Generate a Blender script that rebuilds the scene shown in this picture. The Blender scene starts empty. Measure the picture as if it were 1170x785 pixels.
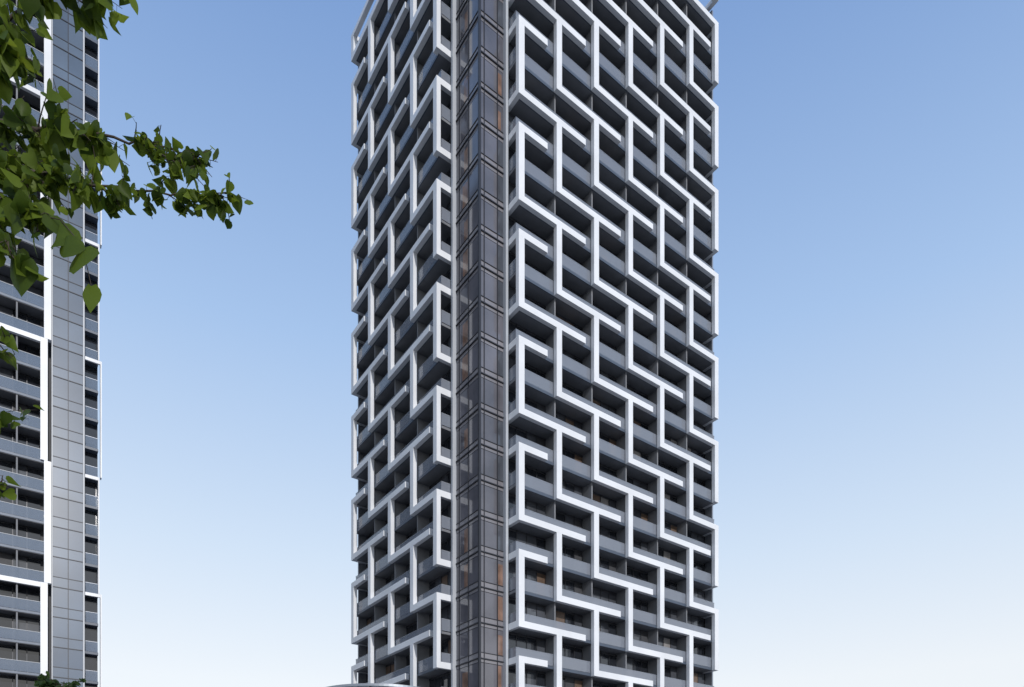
import bpy, math, random
from mathutils import Vector, Matrix
random.seed(7)
scene=bpy.context.scene

# ------------------------------------------------------------ materials
def mat(name, col, rough=0.5, metal=0.0, var=0.0, scale=1.0, spec=0.5, bump=0.0, stretch=(1,1,1)):
    m=bpy.data.materials.new(name); m.use_nodes=True
    nt=m.node_tree; b=nt.nodes["Principled BSDF"]
    b.inputs["Base Color"].default_value=(*col,1)
    b.inputs["Roughness"].default_value=rough
    b.inputs["Metallic"].default_value=metal
    b.inputs["Specular IOR Level"].default_value=spec
    if var>0 or bump>0:
        tc=nt.nodes.new("ShaderNodeTexCoord"); mp=nt.nodes.new("ShaderNodeMapping")
        mp.inputs["Scale"].default_value=stretch
        n=nt.nodes.new("ShaderNodeTexNoise"); n.inputs["Scale"].default_value=scale; n.inputs["Detail"].default_value=5
        nt.links.new(tc.outputs["Object"],mp.inputs["Vector"]); nt.links.new(mp.outputs["Vector"],n.inputs["Vector"])
        r=nt.nodes.new("ShaderNodeMapRange"); r.inputs["From Min"].default_value=0.3; r.inputs["From Max"].default_value=0.7
        r.inputs["To Min"].default_value=1-var; r.inputs["To Max"].default_value=1+var
        nt.links.new(n.outputs["Fac"],r.inputs["Value"])
        mx=nt.nodes.new("ShaderNodeVectorMath"); mx.operation='SCALE'; mx.inputs[0].default_value=col
        nt.links.new(r.outputs["Result"],mx.inputs["Scale"])
        nt.links.new(mx.outputs["Vector"],b.inputs["Base Color"])
        if bump>0:
            bp=nt.nodes.new("ShaderNodeBump"); bp.inputs["Strength"].default_value=bump; bp.inputs["Distance"].default_value=0.02
            nt.links.new(n.outputs["Fac"],bp.inputs["Height"]); nt.links.new(bp.outputs["Normal"],b.inputs["Normal"])
    return m
M={}
M['white']=mat("white_cladding",(0.77,0.78,0.80),0.38,var=0.07,scale=0.3,spec=0.5)
M['fin']=mat("light_metal_fin",(0.45,0.47,0.50),0.5,metal=0.1,var=0.05,scale=0.3)
M['grey']=mat("grey_concrete",(0.21,0.215,0.23),0.8,var=0.15,scale=0.6)
M['soffit']=mat("dark_soffit",(0.17,0.175,0.19),0.7,var=0.15,scale=0.5)
M['edge']=mat("slab_edge",(0.07,0.09,0.125),0.4,var=0.1,scale=0.8)
M['edge2']=mat("slab_edge_light",(0.16,0.19,0.24),0.5,var=0.1,scale=0.8)
M['wall']=mat("charcoal_wall",(0.045,0.047,0.055),0.6,var=0.2,scale=0.5)
M['metal']=mat("grey_metal",(0.30,0.32,0.36),0.45,metal=0.6)
M['dmetal']=mat("dark_metal",(0.03,0.032,0.04),0.4,metal=0.3)
M['glassA']=mat("dark_window_glass",(0.02,0.023,0.03),0.05,spec=0.9,var=0.3,scale=0.4)
M['glassB']=mat("grey_window_glass",(0.07,0.076,0.09),0.06,spec=0.9,var=0.3,scale=0.4)
M['curtain']=mat("warm_curtain",(0.14,0.095,0.07),0.35,spec=0.6,var=0.3,scale=1.2)
M['warm']=mat("copper_blind",(0.21,0.125,0.09),0.15,spec=0.9,var=0.4,scale=0.9)
M['blind']=mat("pale_blind",(0.26,0.25,0.25),0.35,spec=0.6,var=0.2,scale=1.2)
M['bronzeA']=mat("corner_glass",(0.12,0.115,0.13),0.07,spec=1.0,var=0.4,scale=0.2)
M['bronzeB']=mat("corner_spandrel_glass",(0.21,0.20,0.215),0.18,spec=0.8,var=0.2,scale=0.2)
M['blueglass']=mat("blue_spandrel_glass",(0.07,0.105,0.16),0.3,spec=0.5,var=0.2,scale=0.2)
M['blueglass2']=mat("blue_spandrel_glass_light",(0.09,0.13,0.19),0.3,spec=0.5,var=0.2,scale=0.2)
M['paving']=mat("paving",(0.30,0.29,0.28),0.85,var=0.12,scale=0.8,bump=0.2)
M['ground']=mat("ground_soil",(0.20,0.20,0.17),0.95,var=0.2,scale=0.05)
M['asphalt']=mat("asphalt",(0.05,0.05,0.052),0.9,var=0.2,scale=2.0,bump=0.3)
M['kerb']=mat("kerb_stone",(0.33,0.32,0.31),0.85,var=0.1,scale=2)
M['paint']=mat("road_paint",(0.75,0.75,0.72),0.7)
M['bark']=mat("bark",(0.06,0.045,0.035),0.95,var=0.4,scale=6,bump=0.8,stretch=(1,1,0.25))

def glass_mat(name,col,alpha):
    m=bpy.data.materials.new(name); m.use_nodes=True; nt=m.node_tree
    b=nt.nodes["Principled BSDF"]; b.inputs["Base Color"].default_value=(*col,1)
    b.inputs["Roughness"].default_value=0.05; b.inputs["Specular IOR Level"].default_value=1.0
    b.inputs["Alpha"].default_value=alpha
    return m
M['rail']=glass_mat("railing_glass",(0.28,0.305,0.355),0.60)
M['rail2']=glass_mat("blue_railing_glass",(0.17,0.22,0.30),0.60)
M['canopyglass']=glass_mat("canopy_glass",(0.5,0.56,0.6),0.45)

def leaf_mat(name,c1,c2):
    m=bpy.data.materials.new(name); m.use_nodes=True; nt=m.node_tree
    b=nt.nodes["Principled BSDF"]; out=nt.nodes["Material Output"]
    g=nt.nodes.new("ShaderNodeNewGeometry")
    cr=nt.nodes.new("ShaderNodeValToRGB")
    cr.color_ramp.elements[0].color=(*c1,1); cr.color_ramp.elements[1].color=(*c2,1)
    nt.links.new(g.outputs["Random Per Island"],cr.inputs["Fac"])
    nt.links.new(cr.outputs["Color"],b.inputs["Base Color"]); b.inputs["Roughness"].default_value=0.5
    b.inputs["Specular IOR Level"].default_value=0.25
    t=nt.nodes.new("ShaderNodeBsdfTranslucent")
    hs=nt.nodes.new("ShaderNodeHueSaturation"); hs.inputs["Hue"].default_value=0.48; hs.inputs["Value"].default_value=1.8
    nt.links.new(cr.outputs["Color"],hs.inputs["Color"]); nt.links.new(hs.outputs["Color"],t.inputs["Color"])
    mx=nt.nodes.new("ShaderNodeMixShader"); mx.inputs[0].default_value=0.45
    nt.links.new(b.outputs[0],mx.inputs[1]); nt.links.new(t.outputs[0],mx.inputs[2]); nt.links.new(mx.outputs[0],out.inputs["Surface"])
    return m
M['leaf']=leaf_mat("linden_leaves",(0.028,0.055,0.006),(0.14,0.20,0.02))
M['leaf2']=leaf_mat("far_leaves",(0.018,0.04,0.012),(0.05,0.09,0.02))

# ------------------------------------------------------------ mesh helpers
class Geo:
    def __init__(s): s.d={}
    def box(s,m,x0,x1,y0,y1,z0,z1):
        v,f=s.d.setdefault(m,([],[])); n=len(v)
        v+= [(x0,y0,z0),(x1,y0,z0),(x1,y1,z0),(x0,y1,z0),(x0,y0,z1),(x1,y0,z1),(x1,y1,z1),(x0,y1,z1)]
        f+= [(n,n+3,n+2,n+1),(n+4,n+5,n+6,n+7),(n,n+1,n+5,n+4),(n+1,n+2,n+6,n+5),(n+2,n+3,n+7,n+6),(n+3,n,n+4,n+7)]
    def build(s,parent,names={}):
        for m,(v,f) in s.d.items():
            me=bpy.data.meshes.new(names.get(m,m)); me.from_pydata(v,[],f); me.materials.append(M[m]); me.update()
            o=bpy.data.objects.new(names.get(m,m),me); scene.collection.objects.link(o); o.parent=parent
def empty(name,loc=(0,0,0),rz=0):
    e=bpy.data.objects.new(name,None); scene.collection.objects.link(e); e.location=loc; e.rotation_euler=(0,0,rz); return e
def meshobj(name,v,f,m,parent=None,smooth=False):
    me=bpy.data.meshes.new(name); me.from_pydata(v,[],f); me.materials.append(m); me.update()
    if smooth: me.polygons.foreach_set("use_smooth",[True]*len(me.polygons))
    o=bpy.data.objects.new(name,me); scene.collection.objects.link(o)
    if parent: o.parent=parent
    return o

ROT=math.radians(36.53)
FH=3.05
Z0=19.55          # level 0 height above ground
def lev(k): return Z0+FH*k
KMIN,KMAX=-5,23
ROOF=92.9
ROOFL=89.2

# ------------------------------------------------------------ MAIN TOWER
T=empty("residential_tower",(-2.77,59.0,0),ROT)
g=Geo()
def face_box(face,m,s0,s1,d0,d1,z0,z1):
    k,o=face
    if k=='R': g.box(m,o+s0,o+s1,-d1,-d0,z0,z1)
    else:      g.box(m,-d1,-d0,o+s0,o+s1,z0,z1)
HB=0.28
DF0,DF1=1.48,1.90
def facade(face,n,bay,off,kmax,topz,mirror,W,tip):
    L=n*bay
    def col(i):
        if i==0: return (0,W)
        if i==n: return (L-W,L)
        return (i*bay-W/2,i*bay+W/2)
    for i in range(-2,n+3):
        base=off+i if mirror else off+2*i
        for B in range(KMIN-6,kmax+4):
            if (B-base)%3: continue
            z=lev(B)
            if mirror:      # band runs away from the glazed corner
                s0=max(0,(col(i)[0] if 0<=i<=n else i*bay)); s1=min((i+1+tip)*bay,L)
            else:           # band runs towards the glazed corner
                s1=min(L,(col(i)[1] if 0<=i<=n else i*bay)); s0=max((i-1-tip)*bay,0)
            if KMIN<=B<=kmax and s1>s0 and z<topz-0.8:
                face_box(face,'white',s0,s1,DF0,DF1,z-HB,z+HB)
                if s0==0: face_box(face,'white',0.0,0.36,0.02,DF0,z-HB,z+HB)
                if s1>=L: face_box(face,'white',L-0.36,L,0.02,DF0,z-HB,z+HB)
            if 0<=i<=n:
                za=max(z+HB,lev(KMIN)+HB); zb=min(lev(B+2)-HB,topz-0.5)
                if B+2>kmax: zb=topz-0.5
                if za<zb:
                    c=col(i)
                    face_box(face,'white',c[0],c[1],DF0+0.002,DF1-0.002,za,zb)
    face_box(face,'white',-0.01,L+0.01,DF0-0.01,DF1+0.01,topz-0.5,topz)
    face_box(face,'white',-0.01,0.4,0.02,DF0-0.01,topz-0.5,topz)
    face_box(face,'white',L-0.4,L+0.01,0.02,DF0-0.01,topz-0.5,topz)
    for i in range(n+1):
        c=col(i); face_box(face,'white',c[0]+.05,c[1]-.05,DF0+.02,DF1-.02,0,lev(KMIN)-HB)
    for k in range(KMIN,kmax+1):
        z=lev(k)
        face_box(face,'soffit',0.05,L-0.05,0,1.36,z-0.24,z-0.02)
        face_box(face,'edge',0.05,L-0.05,1.36,1.44,z-0.24,z+0.02)
        if k==kmax: continue
        face_box(face,'rail',0.08,L-0.08,1.37,1.39,z+0.06,z+1.08)
        face_box(face,'metal',0.05,L-0.05,1.35,1.40,z+1.08,z+1.12)
        s=0.1
        while s<L:
            face_box(face,'metal',s-0.02,s+0.02,1.31,1.36,z+0.03,z+1.08); s+=bay/4
        for (a,b2) in ((0.06,0.08),(L-0.08,L-0.06)):
            face_box(face,'rail',a,b2,0.03,1.34,z+0.06,z+1.08)
            face_box(face,'metal',a-0.01,b2+0.01,0.03,1.34,z+1.08,z+1.13)
        for i in range(n+1):
            sc=min(max(i*bay,0.5),L-0.5)
            if 0<i<n: face_box(face,'grey',sc-0.07,sc+0.07,0.02,1.28,z-0.02,z+FH-0.24)
        nw=4
        wc=0.04+0.10*max(0,(8-k))/12
        for i in range(n):
            for w in range(nw):
                a=i*bay+w*bay/nw; b2=a+bay/nw
                r=random.random()
                mm='curtain' if r<wc else 'blind' if r<wc+.03 else 'glassB' if r<.40 else 'wall' if r<.47 else 'glassA'
                face_box(face,mm,a+0.04,b2-0.04,0.0,0.03,z+0.05,z+FH-0.45)
                face_box(face,'dmetal',b2-0.04,b2+0.04,0.0,0.07,z,z+FH-0.25)
            face_box(face,'wall',i*bay,(i+1)*bay,0.0,0.05,z+FH-0.45,z+FH-0.24)
            if random.random()<0.35:
                a=i*bay+random.uniform(0.6,bay-1.6)
                face_box(face,random.choice(['blind','wall','edge2','curtain']),a,a+random.uniform(.4,.9),0.4,0.9,z,z+random.uniform(.45,.9))
    return L
aR=2.77; bR=4.555; nR=6
cL=3.98; bL=4.63; nL=4
LR=facade(('R',aR),nR,bR,0,23,ROOF,True,0.62,0.70)
LL=facade(('L',cL),nL,bL,2,22,ROOFL,False,0.62,0.72)
XE=aR+LR; YE=cL+LL
g.box('wall',0.06,XE+0.0,0.06,YE,0.0,ROOFL-0.1)
g.box('wall',2.2,XE-0.01,0.061,YE-2,ROOFL-0.1,ROOF-0.1)
g.box('grey',6,XE-6,6,YE-6,ROOF-0.1,ROOF+3)
g.box('metal',XE+0.05,XE+0.25,-1.0,0.5,0,ROOF-0.6)
g.box('fin',XE+0.25,XE+0.5,0.2,0.6,0,ROOF-0.6)
g.box('metal',-1.0,0.5,YE+0.05,YE+0.25,0,ROOFL-0.6)
def corner_panels():
    for k in range(KMIN-1,KMAX+1):
        z=lev(k) if k>=KMIN else 0.1
        zt=lev(k+1) if k>=KMIN else lev(KMIN)
        if k==KMAX: zt=ROOF-0.1
        for (side,Lw,divs) in (('R',aR,[0.0,0.16,0.66,1.0]),('L',cL,[0.0,0.42,0.80,1.0])):
            fc=(side,0.0)
            for j in range(len(divs)-1):
                a=divs[j]*Lw; b2=divs[j+1]*Lw
                m1='bronzeA'
                if side=='L' and j==1 : m1='warm' if random.random()<0.55 else 'bronzeA'
                if side=='R' and j==2: m1='glassB' if random.random()<.6 else ('warm' if random.random()<.3 else 'bronzeA')
                if m1=='warm':
                    h=random.uniform(0.0,0.5); c=a+(b2-a)*random.uniform(.4,.7)
                    face_box(fc,'warm',a+0.03,c,0.0,0.03,z+0.55,zt-0.35-h)
                    face_box(fc,'bronzeA',c,b2-0.03,0.0,0.03,z+0.55,zt-0.35)
                    if h>0: face_box(fc,'bronzeA',a+0.03,c,0.0,0.03,zt-0.35-h,zt-0.35)
                else:
                    face_box(fc,m1,a+0.03,b2-0.03,0.0,0.03,z+0.55,zt-0.35)
                face_box(fc,'bronzeB',a+0.03,b2-0.03,0.0,0.035,zt-0.30,zt-0.0)
                face_box(fc,'bronzeB',a+0.03,b2-0.03,0.0,0.035,z+0.05,z+0.50)
                if j<len(divs)-2: face_box(fc,'dmetal',b2-0.03,b2+0.03,0.0,0.10,z,zt)
            face_box(fc,'dmetal',0.09,Lw-0.1,0.0,0.14,z-0.04,z+0.05)
            face_box(fc,'dmetal',0.09,Lw-0.1,0.0,0.09,z+0.50,z+0.55)
corner_panels()
g.box('dmetal',-0.12,0.08,-0.12,0.08,0,ROOF)
g.box('fin',aR-0.32,aR-0.06,-0.45,0.0,0,ROOF)
g.box('fin',-0.45,0.0,cL-0.34,cL-0.06,0,ROOFL)
g.box('wall',0.06,2.2,0.06,cL+1,ROOFL-0.1,ROOF-0.1)
g.build(T,{'white':'exoskeleton_frame','fin':'fins','soffit':'balcony_slabs','edge':'slab_edges','edge2':'balcony_furniture','rail':'glass_railings','metal':'handrails','grey':'balcony_dividers','wall':'walls','dmetal':'mullions','glassA':'windows_dark','glassB':'windows_grey','curtain':'windows_curtained','warm':'windows_copper_blinds','blind':'windows_with_blinds','bronzeA':'corner_glazing','bronzeB':'corner_spandrels'})

# ------------------------------------------------------------ SECOND TOWER
T2=empty("residential_tower.001",(-43.9,73.2,0),ROT)
g=Geo()
K2=26
top2=lev(K2)
F=('R',0.0)
g.box('wall',-34,-0.02,0.06,24,0,top2)
for k in range(-6,K2):
    z=lev(k)+0.9 if k>-6 else 1.2
    face_box(F,'edge',-1.25,-0.05,0.0,0.9,z-0.25,z)
    face_box(F,'rail2',-1.2,-0.1,0.86,0.88,z+0.02,z+1.05)
    face_box(F,'metal',-1.2,-0.1,0.84,0.9,z+1.05,z+1.1)
    face_box(F,'glassA',-1.2,-0.1,0.0,0.03,z+0.05,z+FH-0.3)
    for (a,b2) in ((-4.05,-2.75),(-2.70,-1.45)):
        face_box(F,'blueglass' if random.random()<.6 else 'blueglass2',a,b2,0.0,1.10,z+1.0,z+FH-0.06)
        face_box(F,'blueglass2' if random.random()<.6 else 'blueglass',a,b2,0.0,1.10,z,z+0.95)
    face_box(F,'dmetal',-4.05,-1.45,0.0,1.16,z-0.08,z)
    face_box(F,'dmetal',-4.05,-1.45,0.0,1.14,z+0.95,z+1.02)
    face_box(F,'soffit',-34,-4.75,0.0,1.55,z-0.25,z)
    face_box(F,'edge2',-34,-4.75,1.55,1.62,z-0.20,z+0.02)
    face_box(F,'rail2',-34,-4.75,1.56,1.58,z+0.06,z+1.08)
    face_box(F,'fin',-34,-4.75,1.54,1.60,z+1.08,z+1.12)
    s=-34
    while s<-5:
        face_box(F,'metal',s,s+0.04,1.5,1.55,z,z+1.08)
        r=random.random()
        mm='glassA' if r<0.6 else 'glassB' if r<0.8 else 'curtain' if r<0.86 else 'wall'
        face_box(F,mm,s+0.04,s+1.12,0.0,0.03,z+0.05,z+FH-0.4)
        face_box(F,'dmetal',s-0.04,s+0.04,0,0.08,z,z+FH-0.25)
        s+=1.16
    for s in (-30,-25.4,-20.8,-16.2,-11.6,-7.0):
        face_box(F,'grey',s-0.07,s+0.07,0.05,1.5,z,z+FH-0.25)
face_box(F,'dmetal',-2.76,-2.69,0,1.14,0,top2)
face_box(F,'fin',-1.44,-1.30,0,1.22,0,top2)
face_box(F,'fin',-4.15,-4.05,0,1.2,0,top2)
k=-6
tog=0
while k<K2:
    za=lev(k)+0.9; zb=lev(min(k+4,K2))+0.9
    o=0.0 if tog==0 else 0.30
    face_box(F,'white',-4.80-o,-4.20-o,1.3,1.85,za+0.0,zb-0.02)
    if tog==1: face_box(F,'white',-16.5,-4.81-o,1.5,1.85,zb-0.50,zb-0.03)
    face_box(F,'white',-0.08+(0.2 if tog else 0),0.02+(0.22 if tog else 0),0.6,1.2,za+0.01,zb-0.03)
    face_box(F,'white',-1.25,-0.09+(0.2 if tog else 0),1.0,1.2,zb-0.35,zb-0.03)
    tog=1-tog; k+=4
g.build(T2,{'white':'exoskeleton_frame','fin':'fins','soffit':'balcony_slabs','edge':'end_slab_edges','edge2':'slab_edges','rail2':'glass_railings','metal':'handrails','grey':'balcony_dividers','wall':'walls','dmetal':'mullions','glassA':'windows_dark','glassB':'windows_grey','curtain':'windows_curtained','blueglass':'glazed_strip','blueglass2':'glazed_strip_light'})

# ------------------------------------------------------------ GROUND
def sheet(name,x0,x1,y0,y1,z,m,parent=None):
    return meshobj(name,[(x0,y0,z),(x1,y0,z),(x1,y1,z),(x0,y1,z)],[(0,1,2,3)],m,parent)
sheet("ground",-4000,4000,-4000,4000,-0.12,M['ground'])
rd=sheet("road",-300,300,8,22,-0.116,M['asphalt'])
g=Geo()
g.box('paving',-120,120,22.3,140,-0.119,0.0); g.box('paving',-120,120,-60,7.7,-0.119,0.0)
e=empty("pavement"); g.build(e,{'paving':'paving_slabs'})
g=Geo(); g.box('kerb',-120,120,22.0,22.298,-0.119,0.012); g.box('kerb',-120,120,7.702,8.0,-0.119,0.012)
e=empty("kerb"); g.build(e,{'kerb':'kerb_stones'})
v=[];f=[]
for i in range(-20,21):
    n=len(v); x=i*6; v+=[(x,14.93,-0.112),(x+3,14.93,-0.112),(x+3,15.07,-0.112),(x,15.07,-0.112)]; f.append((n,n+1,n+2,n+3))
meshobj("road_markings",v,f,M['paint'])

# ------------------------------------------------------------ ROUND CANOPY
C=empty("round_canopy",(-6.2,33.2,0))
def disc(name,r0,r1,z0,z1,m,seg=96):
    v=[];f=[]
    for i in range(seg):
        a=2*math.pi*i/seg; c,s=math.cos(a),math.sin(a)
        v+=[(r0*c,r0*s,z0),(r1*c,r1*s,z0),(r1*c,r1*s,z1),(r0*c,r0*s,z1)]
    for i in range(seg):
        a=4*i; b=4*((i+1)%seg)
        f+=[(a+1,b+1,b+2,a+2),(a+2,b+2,b+3,a+3),(a+3,b+3,b,a),(a,b,b+1,a+1)]
    return meshobj(name,v,f,m,C,False)
disc("rim",3.05,3.2,8.03,8.14,M['metal'])
disc("glass_roof",0.2,3.05,8.07,8.10,M['canopyglass'])
disc("column",0.0,0.18,0.0,8.05,M['metal'],24)
v=[];f=[]
for i in range(12):
    a=2*math.pi*i/12; c,s=math.cos(a),math.sin(a); n=len(v); px,py=-s*0.03,c*0.03
    for r,zb in ((0.15,7.6),(3.05,7.98)):
        v+=[(r*c+px,r*s+py,zb),(r*c-px,r*s-py,zb),(r*c-px,r*s-py,8.06),(r*c+px,r*s+py,8.06)]
    f+=[(n,n+1,n+5,n+4),(n+1,n+2,n+6,n+5),(n+2,n+3,n+7,n+6),(n+3,n,n+4,n+7)]
meshobj("ribs",v,f,M['metal'],C)

# ------------------------------------------------------------ TREES
class Tree:
    def __init__(s): s.v=[];s.f=[];s.lv=[];s.lf=[]
    def tube(s,pts,r0,r1,seg=6):
        pts=[Vector(p) for p in pts]; n0=len(s.v)
        for i,p in enumerate(pts):
            d=(pts[min(i+1,len(pts)-1)]-pts[max(i-1,0)]).normalized()
            a=d.cross(Vector((0.3,0.1,1)) if abs(d.z)<.9 else Vector((1,0,0))).normalized(); b=d.cross(a)
            r=r0+(r1-r0)*i/(len(pts)-1)
            for k in range(seg):
                t=2*math.pi*k/seg; s.v.append(tuple(p+a*math.cos(t)*r+b*math.sin(t)*r))
        for i in range(len(pts)-1):
            for k in range(seg):
                q=n0+i*seg; s.f.append((q+k,q+(k+1)%seg,q+seg+(k+1)%seg,q+seg+k))
    def leaf(s,p,size,droop=0.6,sidev=None):
        az=random.uniform(0,2*math.pi)
        d=Vector((math.cos(az),math.sin(az),0))*(1-droop)+Vector((0,0,-1))*droop*random.uniform(0.5,1.3)+Vector((random.gauss(0,.2),random.gauss(0,.2),random.gauss(0,.2)))
        d.normalize()
        r=Vector((random.gauss(0,1),random.gauss(0,1),random.gauss(0,1)))
        if sidev: d=Vector((random.gauss(0,.25),random.gauss(0,.2),-1)).normalized(); r=Vector((0,1,random.gauss(0,.2)))+Vector((random.gauss(0,.3),0,0))
        side=d.cross(r).normalized(); nrm=side.cross(d)
        ln=size; w=size*random.uniform(.42,.54); fold=random.uniform(0.05,0.35)*size; curl=random.uniform(-.1,.25)*size
        outl=[(-0.08,0.40),(0.08,0.84),(0.30,1.0),(0.55,0.84),(0.80,0.42)]
        n=len(s.lv)
        mid=[0.02,0.15,0.32,0.55,0.78]
        def P(t,x): return tuple(p+d*(t*ln)+side*(x*w)+nrm*(abs(x)*fold+ -curl*t*t))
        for t,x in zip(mid,[0]*5): s.lv.append(P(t,0))
        s.lv.append(P(1.05,0))
        for sg in (1,-1):
            for t,x in outl: s.lv.append(P(t+random.uniform(-.02,.02),x*sg*random.uniform(.92,1.08)))
        for b in (6,11):
            for i in range(4):
                q=(n+i,n+i+1,n+b+i+1,n+b+i)
                s.lf.append(q if b==6 else q[::-1])
            q=(n+4,n+5,n+b+4); s.lf.append(q if b==6 else q[::-1])
    def sprig(s,p,dirv,length,nl,size,r=0.006,droop=0.6):
        p=Vector(p); dirv=Vector(dirv).normalized(); pts=[p]
        for i in range(4):
            dirv=(dirv+Vector((random.gauss(0,.15),random.gauss(0,.15),random.gauss(-.06,.12)))).normalized()
            pts.append(pts[-1]+dirv*length/4)
        s.tube(pts,r,r*0.4,4)
        for i in range(nl):
            t=(i+random.random()*.8)/nl*4; j=min(int(t),3); q=pts[j].lerp(pts[j+1],t-j)
            st=Vector((random.gauss(0,1),random.gauss(0,1),random.gauss(-.4,.7))).normalized()*size*random.uniform(.2,.6)
            s.tube([q,q+st],r*.3,r*.25,3)
            s.leaf(q+st,size*random.uniform(.5,1.2),droop)
    def branch(s,pts,r0,r1,dens,size,slen,nl=5,start=0.0,spread=1.0,droop=0.6):
        pts=[Vector(p) for p in pts]
        fine=[]
        for i in range(len(pts)-1):
            for k in range(3):
                q=pts[i].lerp(pts[i+1],k/3); fine.append(q+Vector((random.gauss(0,.012),random.gauss(0,.012),random.gauss(0,.012))))
        fine.append(pts[-1]); s.tube(fine,r0,r1,6)
        tot=sum((pts[i+1]-pts[i]).length for i in range(len(pts)-1))
        cnt=max(1,int(tot*dens))
        for c in range(cnt+1):
            t=start+(1-start)*c/cnt; u=t*(len(fine)-1); j=min(int(u),len(fine)-2)
            q=fine[j].lerp(fine[j+1],u-j); d=(fine[j+1]-fine[j]).normalized()
            dv=d*0.9+Vector((random.gauss(0,.5),random.gauss(0,.9),random.gauss(-.05,.55)))*spread
            s.sprig(q,dv,slen*random.uniform(.6,1.2),nl,size,droop=droop)
    def build(s,parent,lm):
        meshobj("trunk_and_limbs",s.v,s.f,M['bark'],parent,True)
        meshobj("foliage",s.lv,s.lf,lm,parent,True)

t=Tree(); random.seed(11)
TX,TY=-9.2,7.2
trunk=[(TX,TY,-.1),(TX+.05,TY,1.5),(TX-.05,TY,3.2),(TX+.1,TY-.05,5),(TX+.05,TY,6.8),(TX,TY,8.6),(TX+.1,TY+.1,10.8)]
t.tube(trunk,0.26,0.05,12)
A=[(TX+.05,TY,5.6),(-7.6,6.6,6.7),(-6.0,6.0,7.4),(-4.63,5.5,7.48),(-4.08,5.5,7.36),(-3.66,5.5,7.30),(-3.31,5.5,7.25),(-2.95,5.5,7.17),(-2.66,5.5,7.12),(-2.50,5.5,7.05)]
t.tube(A[:4],0.10,0.035,8)
t.branch(A[3:7],0.022,0.012,19,0.125,0.29,6)
t.branch(A[6:],0.010,0.004,18,0.097,0.18,5,start=0.28,spread=1.1,droop=.45)
B=[(-4.7,5.6,7.3),(-4.2,5.5,7.06),(-3.66,5.5,6.90),(-3.24,5.45,6.79),(-2.82,5.45,6.73),(-2.44,5.4,6.72),(-2.22,5.4,6.70)]
t.tube([A[2],B[0]],0.04,0.02,6)
t.branch(B[:4],0.018,0.010,18,0.115,0.25,6)
t.branch(B[3:],0.009,0.003,19,0.095,0.16,5,spread=.9,droop=.5)
t.branch([(-2.9,5.45,7.12),(-2.72,5.4,6.98),(-2.48,5.4,6.88)],0.006,0.003,16,0.095,0.14,5,spread=.9)
Cc=[(-4.9,5.7,7.1),(-4.36,5.5,6.93),(-3.94,5.45,6.68),(-3.70,5.4,6.52)]
t.branch(Cc,0.02,0.006,13,0.15,0.24,5)
t.branch([(-4.9,5.6,7.0),(-4.4,5.5,6.75),(-4.05,5.45,6.5)],0.016,0.005,12,0.15,0.24,5)
for p,sz in (((-3.50,5.35,6.42),.29),((-3.33,5.35,6.22),.29),((-3.26,5.35,5.93),.19),((-3.82,5.3,6.12),.27),((-4.0,5.3,6.35),.22),((-3.72,5.4,6.62),.22),((-3.86,5.3,6.5),.22),((-3.58,5.38,6.5),.2),((-3.40,5.30,6.28),.22)):
    t.leaf(Vector(p),sz,0.85,True)
t.tube([(-3.70,5.4,6.52),(-3.50,5.35,6.44),(-3.33,5.35,6.24),(-3.26,5.35,5.93)],0.005,0.003,4)
t.branch([(-4.8,5.6,6.9),(-4.3,5.4,6.6),(-3.95,5.35,6.35),(-3.84,5.3,6.12)],0.016,0.004,8,0.16,0.2,4)
D=[(-6.0,6.0,7.4),(-5.0,5.7,7.8),(-4.4,5.6,8.05),(-4.0,5.55,8.25),(-3.65,5.5,8.42),(-3.25,5.5,8.47)]
t.tube(D[:2],0.05,0.03,6); t.branch(D[1:],0.022,0.004,17,0.13,0.25,6)
t.branch([(-5.0,5.7,7.8),(-4.5,5.6,7.9),(-4.15,5.55,7.98),(-3.95,5.5,7.95)],0.016,0.004,16,0.14,0.24,6)
t.branch([(-4.9,6.2,7.3),(-4.5,6.1,7.6),(-4.35,6.0,7.5)],0.016,0.004,14,0.14,0.3,6)
t.branch([(-5.1,5.9,7.2),(-4.6,5.7,7.15),(-4.2,5.6,7.1),(-3.85,5.6,7.05)],0.016,0.004,18,0.13,0.28,6)
t.branch([(TX,TY,4.3),(-7.0,6.4,5.0),(-5.5,5.8,5.5),(-4.4,5.5,5.60),(-4.0,5.45,5.58)],0.05,0.004,3.4,0.14,0.14,4,droop=.4)
t.branch([(TX,TY,3.4),(-7.0,6.4,3.9),(-5.5,5.8,4.3),(-4.5,5.5,4.46),(-4.03,5.45,4.46)],0.05,0.004,3.4,0.12,0.12,4,droop=.3)
for i in range(34):
    h=random.uniform(3.6,10.2); az=random.uniform(0.55,5.7)
    ln=random.uniform(1.6,3.3)*(1-0.35*abs(h-6.5)/4)
    d=Vector((math.cos(az),math.sin(az),0.35))
    p0=Vector((TX,TY,h)); p1=p0+d*ln*.5; p2=p0+d*ln+Vector((0,0,-.2))
    t.branch([p0,p1,p2],0.05,0.008,7,0.17,0.55,7,start=0.25)
LT=empty("linden_tree"); t.build(LT,M['leaf'])

t=Tree(); random.seed(5)
bx,by=-27.0,41
t.tube([(bx,by,-.1),(bx+.1,by,3),(bx,by+.1,7),(bx+.4,by,10.6)],0.2,0.03,10)
for i in range(46):
    h=random.uniform(3.0,10.4); az=random.uniform(0,2*math.pi); ln=3.0*(1-(h-3)/8.6)**.8+0.25
    d=Vector((math.cos(az),math.sin(az),0.45)); p0=Vector((bx+.03*h,by,h))
    t.branch([p0,p0+d*ln*.5,p0+d*ln],0.035,0.008,4,0.26,0.6,7,start=0.2)
LT2=empty("linden_tree"); t.build(LT2,M['leaf2'])

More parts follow.
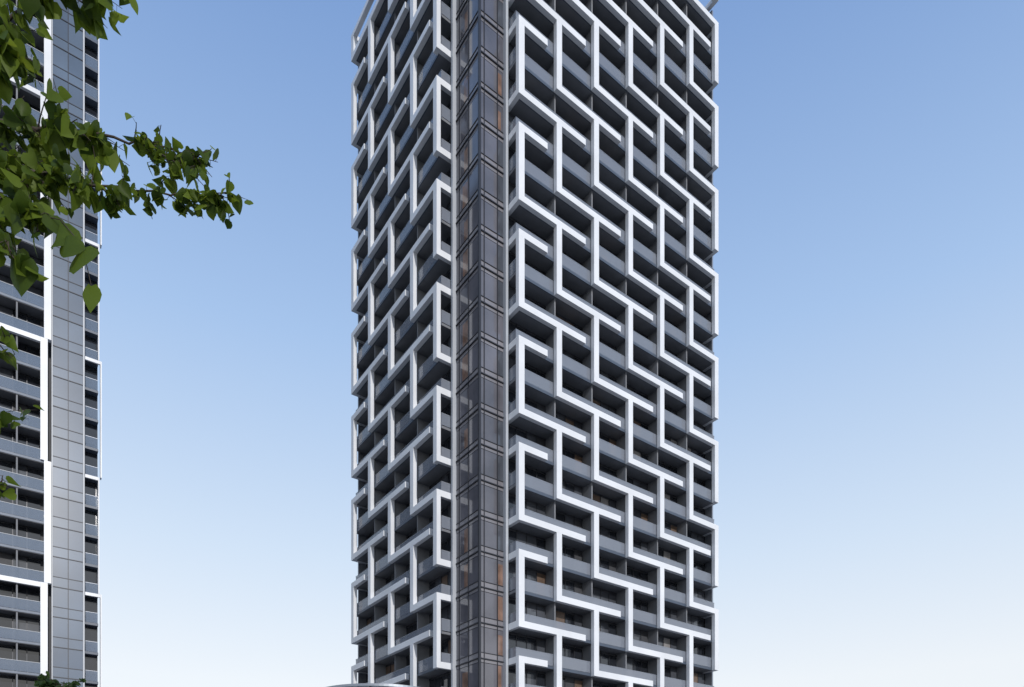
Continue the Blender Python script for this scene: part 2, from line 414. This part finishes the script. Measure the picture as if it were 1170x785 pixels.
# ------------------------------------------------------------ LIGHT
az=math.radians(149); el=math.radians(22)
w=bpy.data.worlds.new("World"); scene.world=w; w.use_nodes=True; nt=w.node_tree
bg=nt.nodes["Background"]; sky=nt.nodes.new("ShaderNodeTexSky"); sky.sky_type='NISHITA'; sky.sun_disc=False
sky.sun_elevation=el; sky.sun_rotation=az; sky.air_density=1.0; sky.dust_density=1.0; sky.ozone_density=1.2
# thin high haze: whitens and brightens the clear sky towards the horizon
tc=nt.nodes.new("ShaderNodeTexCoord"); sp=nt.nodes.new("ShaderNodeSeparateXYZ"); nt.links.new(tc.outputs["Generated"],sp.inputs[0])
cr=nt.nodes.new("ShaderNodeValToRGB"); e=cr.color_ramp.elements
S=9.0
stops=[(0.0,(.90,.91,.91)),(0.20,(.86,.90,.94)),(0.36,(.65,.77,.92)),(0.57,(.39,.56,.84)),(0.77,(.205,.35,.66)),(1.0,(.11,.21,.48))]
e[0].position=0; e[0].color=(*stops[0][1],1); e[1].position=1; e[1].color=(*stops[-1][1],1)
for p,c in stops[1:-1]:
    q=e.new(p); q.color=(*c,1)
nt.links.new(sp.outputs["Z"],cr.inputs["Fac"])
sc=nt.nodes.new("ShaderNodeVectorMath"); sc.operation='SCALE'; sc.inputs["Scale"].default_value=S
nt.links.new(cr.outputs["Color"],sc.inputs[0])
mx=nt.nodes.new("ShaderNodeMix"); mx.data_type='RGBA'; mx.inputs[0].default_value=0.88
nt.links.new(sky.outputs["Color"],mx.inputs[6]); nt.links.new(sc.outputs["Vector"],mx.inputs[7])
nt.links.new(mx.outputs[2],bg.inputs["Color"]); bg.inputs["Strength"].default_value=0.12
sd=Vector((math.sin(az)*math.cos(el),math.cos(az)*math.cos(el),math.sin(el)))
L=bpy.data.lights.new("sun","SUN"); L.energy=2.3; L.angle=math.radians(0.8); L.color=(1,0.965,0.93)
lo=bpy.data.objects.new("sun",L); scene.collection.objects.link(lo); lo.rotation_euler=sd.to_track_quat('Z','Y').to_euler(); lo.location=(20,-30,60)

# ------------------------------------------------------------ CAMERA
cd=bpy.data.cameras.new("camera"); cam=bpy.data.objects.new("camera",cd); scene.collection.objects.link(cam)
cam.location=(0,0,1.7); cam.rotation_euler=(math.radians(90),0,0)
cd.sensor_width=36; cd.lens=789/1170*36; cd.shift_y=(950-392.5)/1170; cd.clip_end=9000; cd.clip_start=0.1
scene.camera=cam
scene.view_settings.view_transform='Standard'; scene.view_settings.look='None'; scene.view_settings.exposure=0
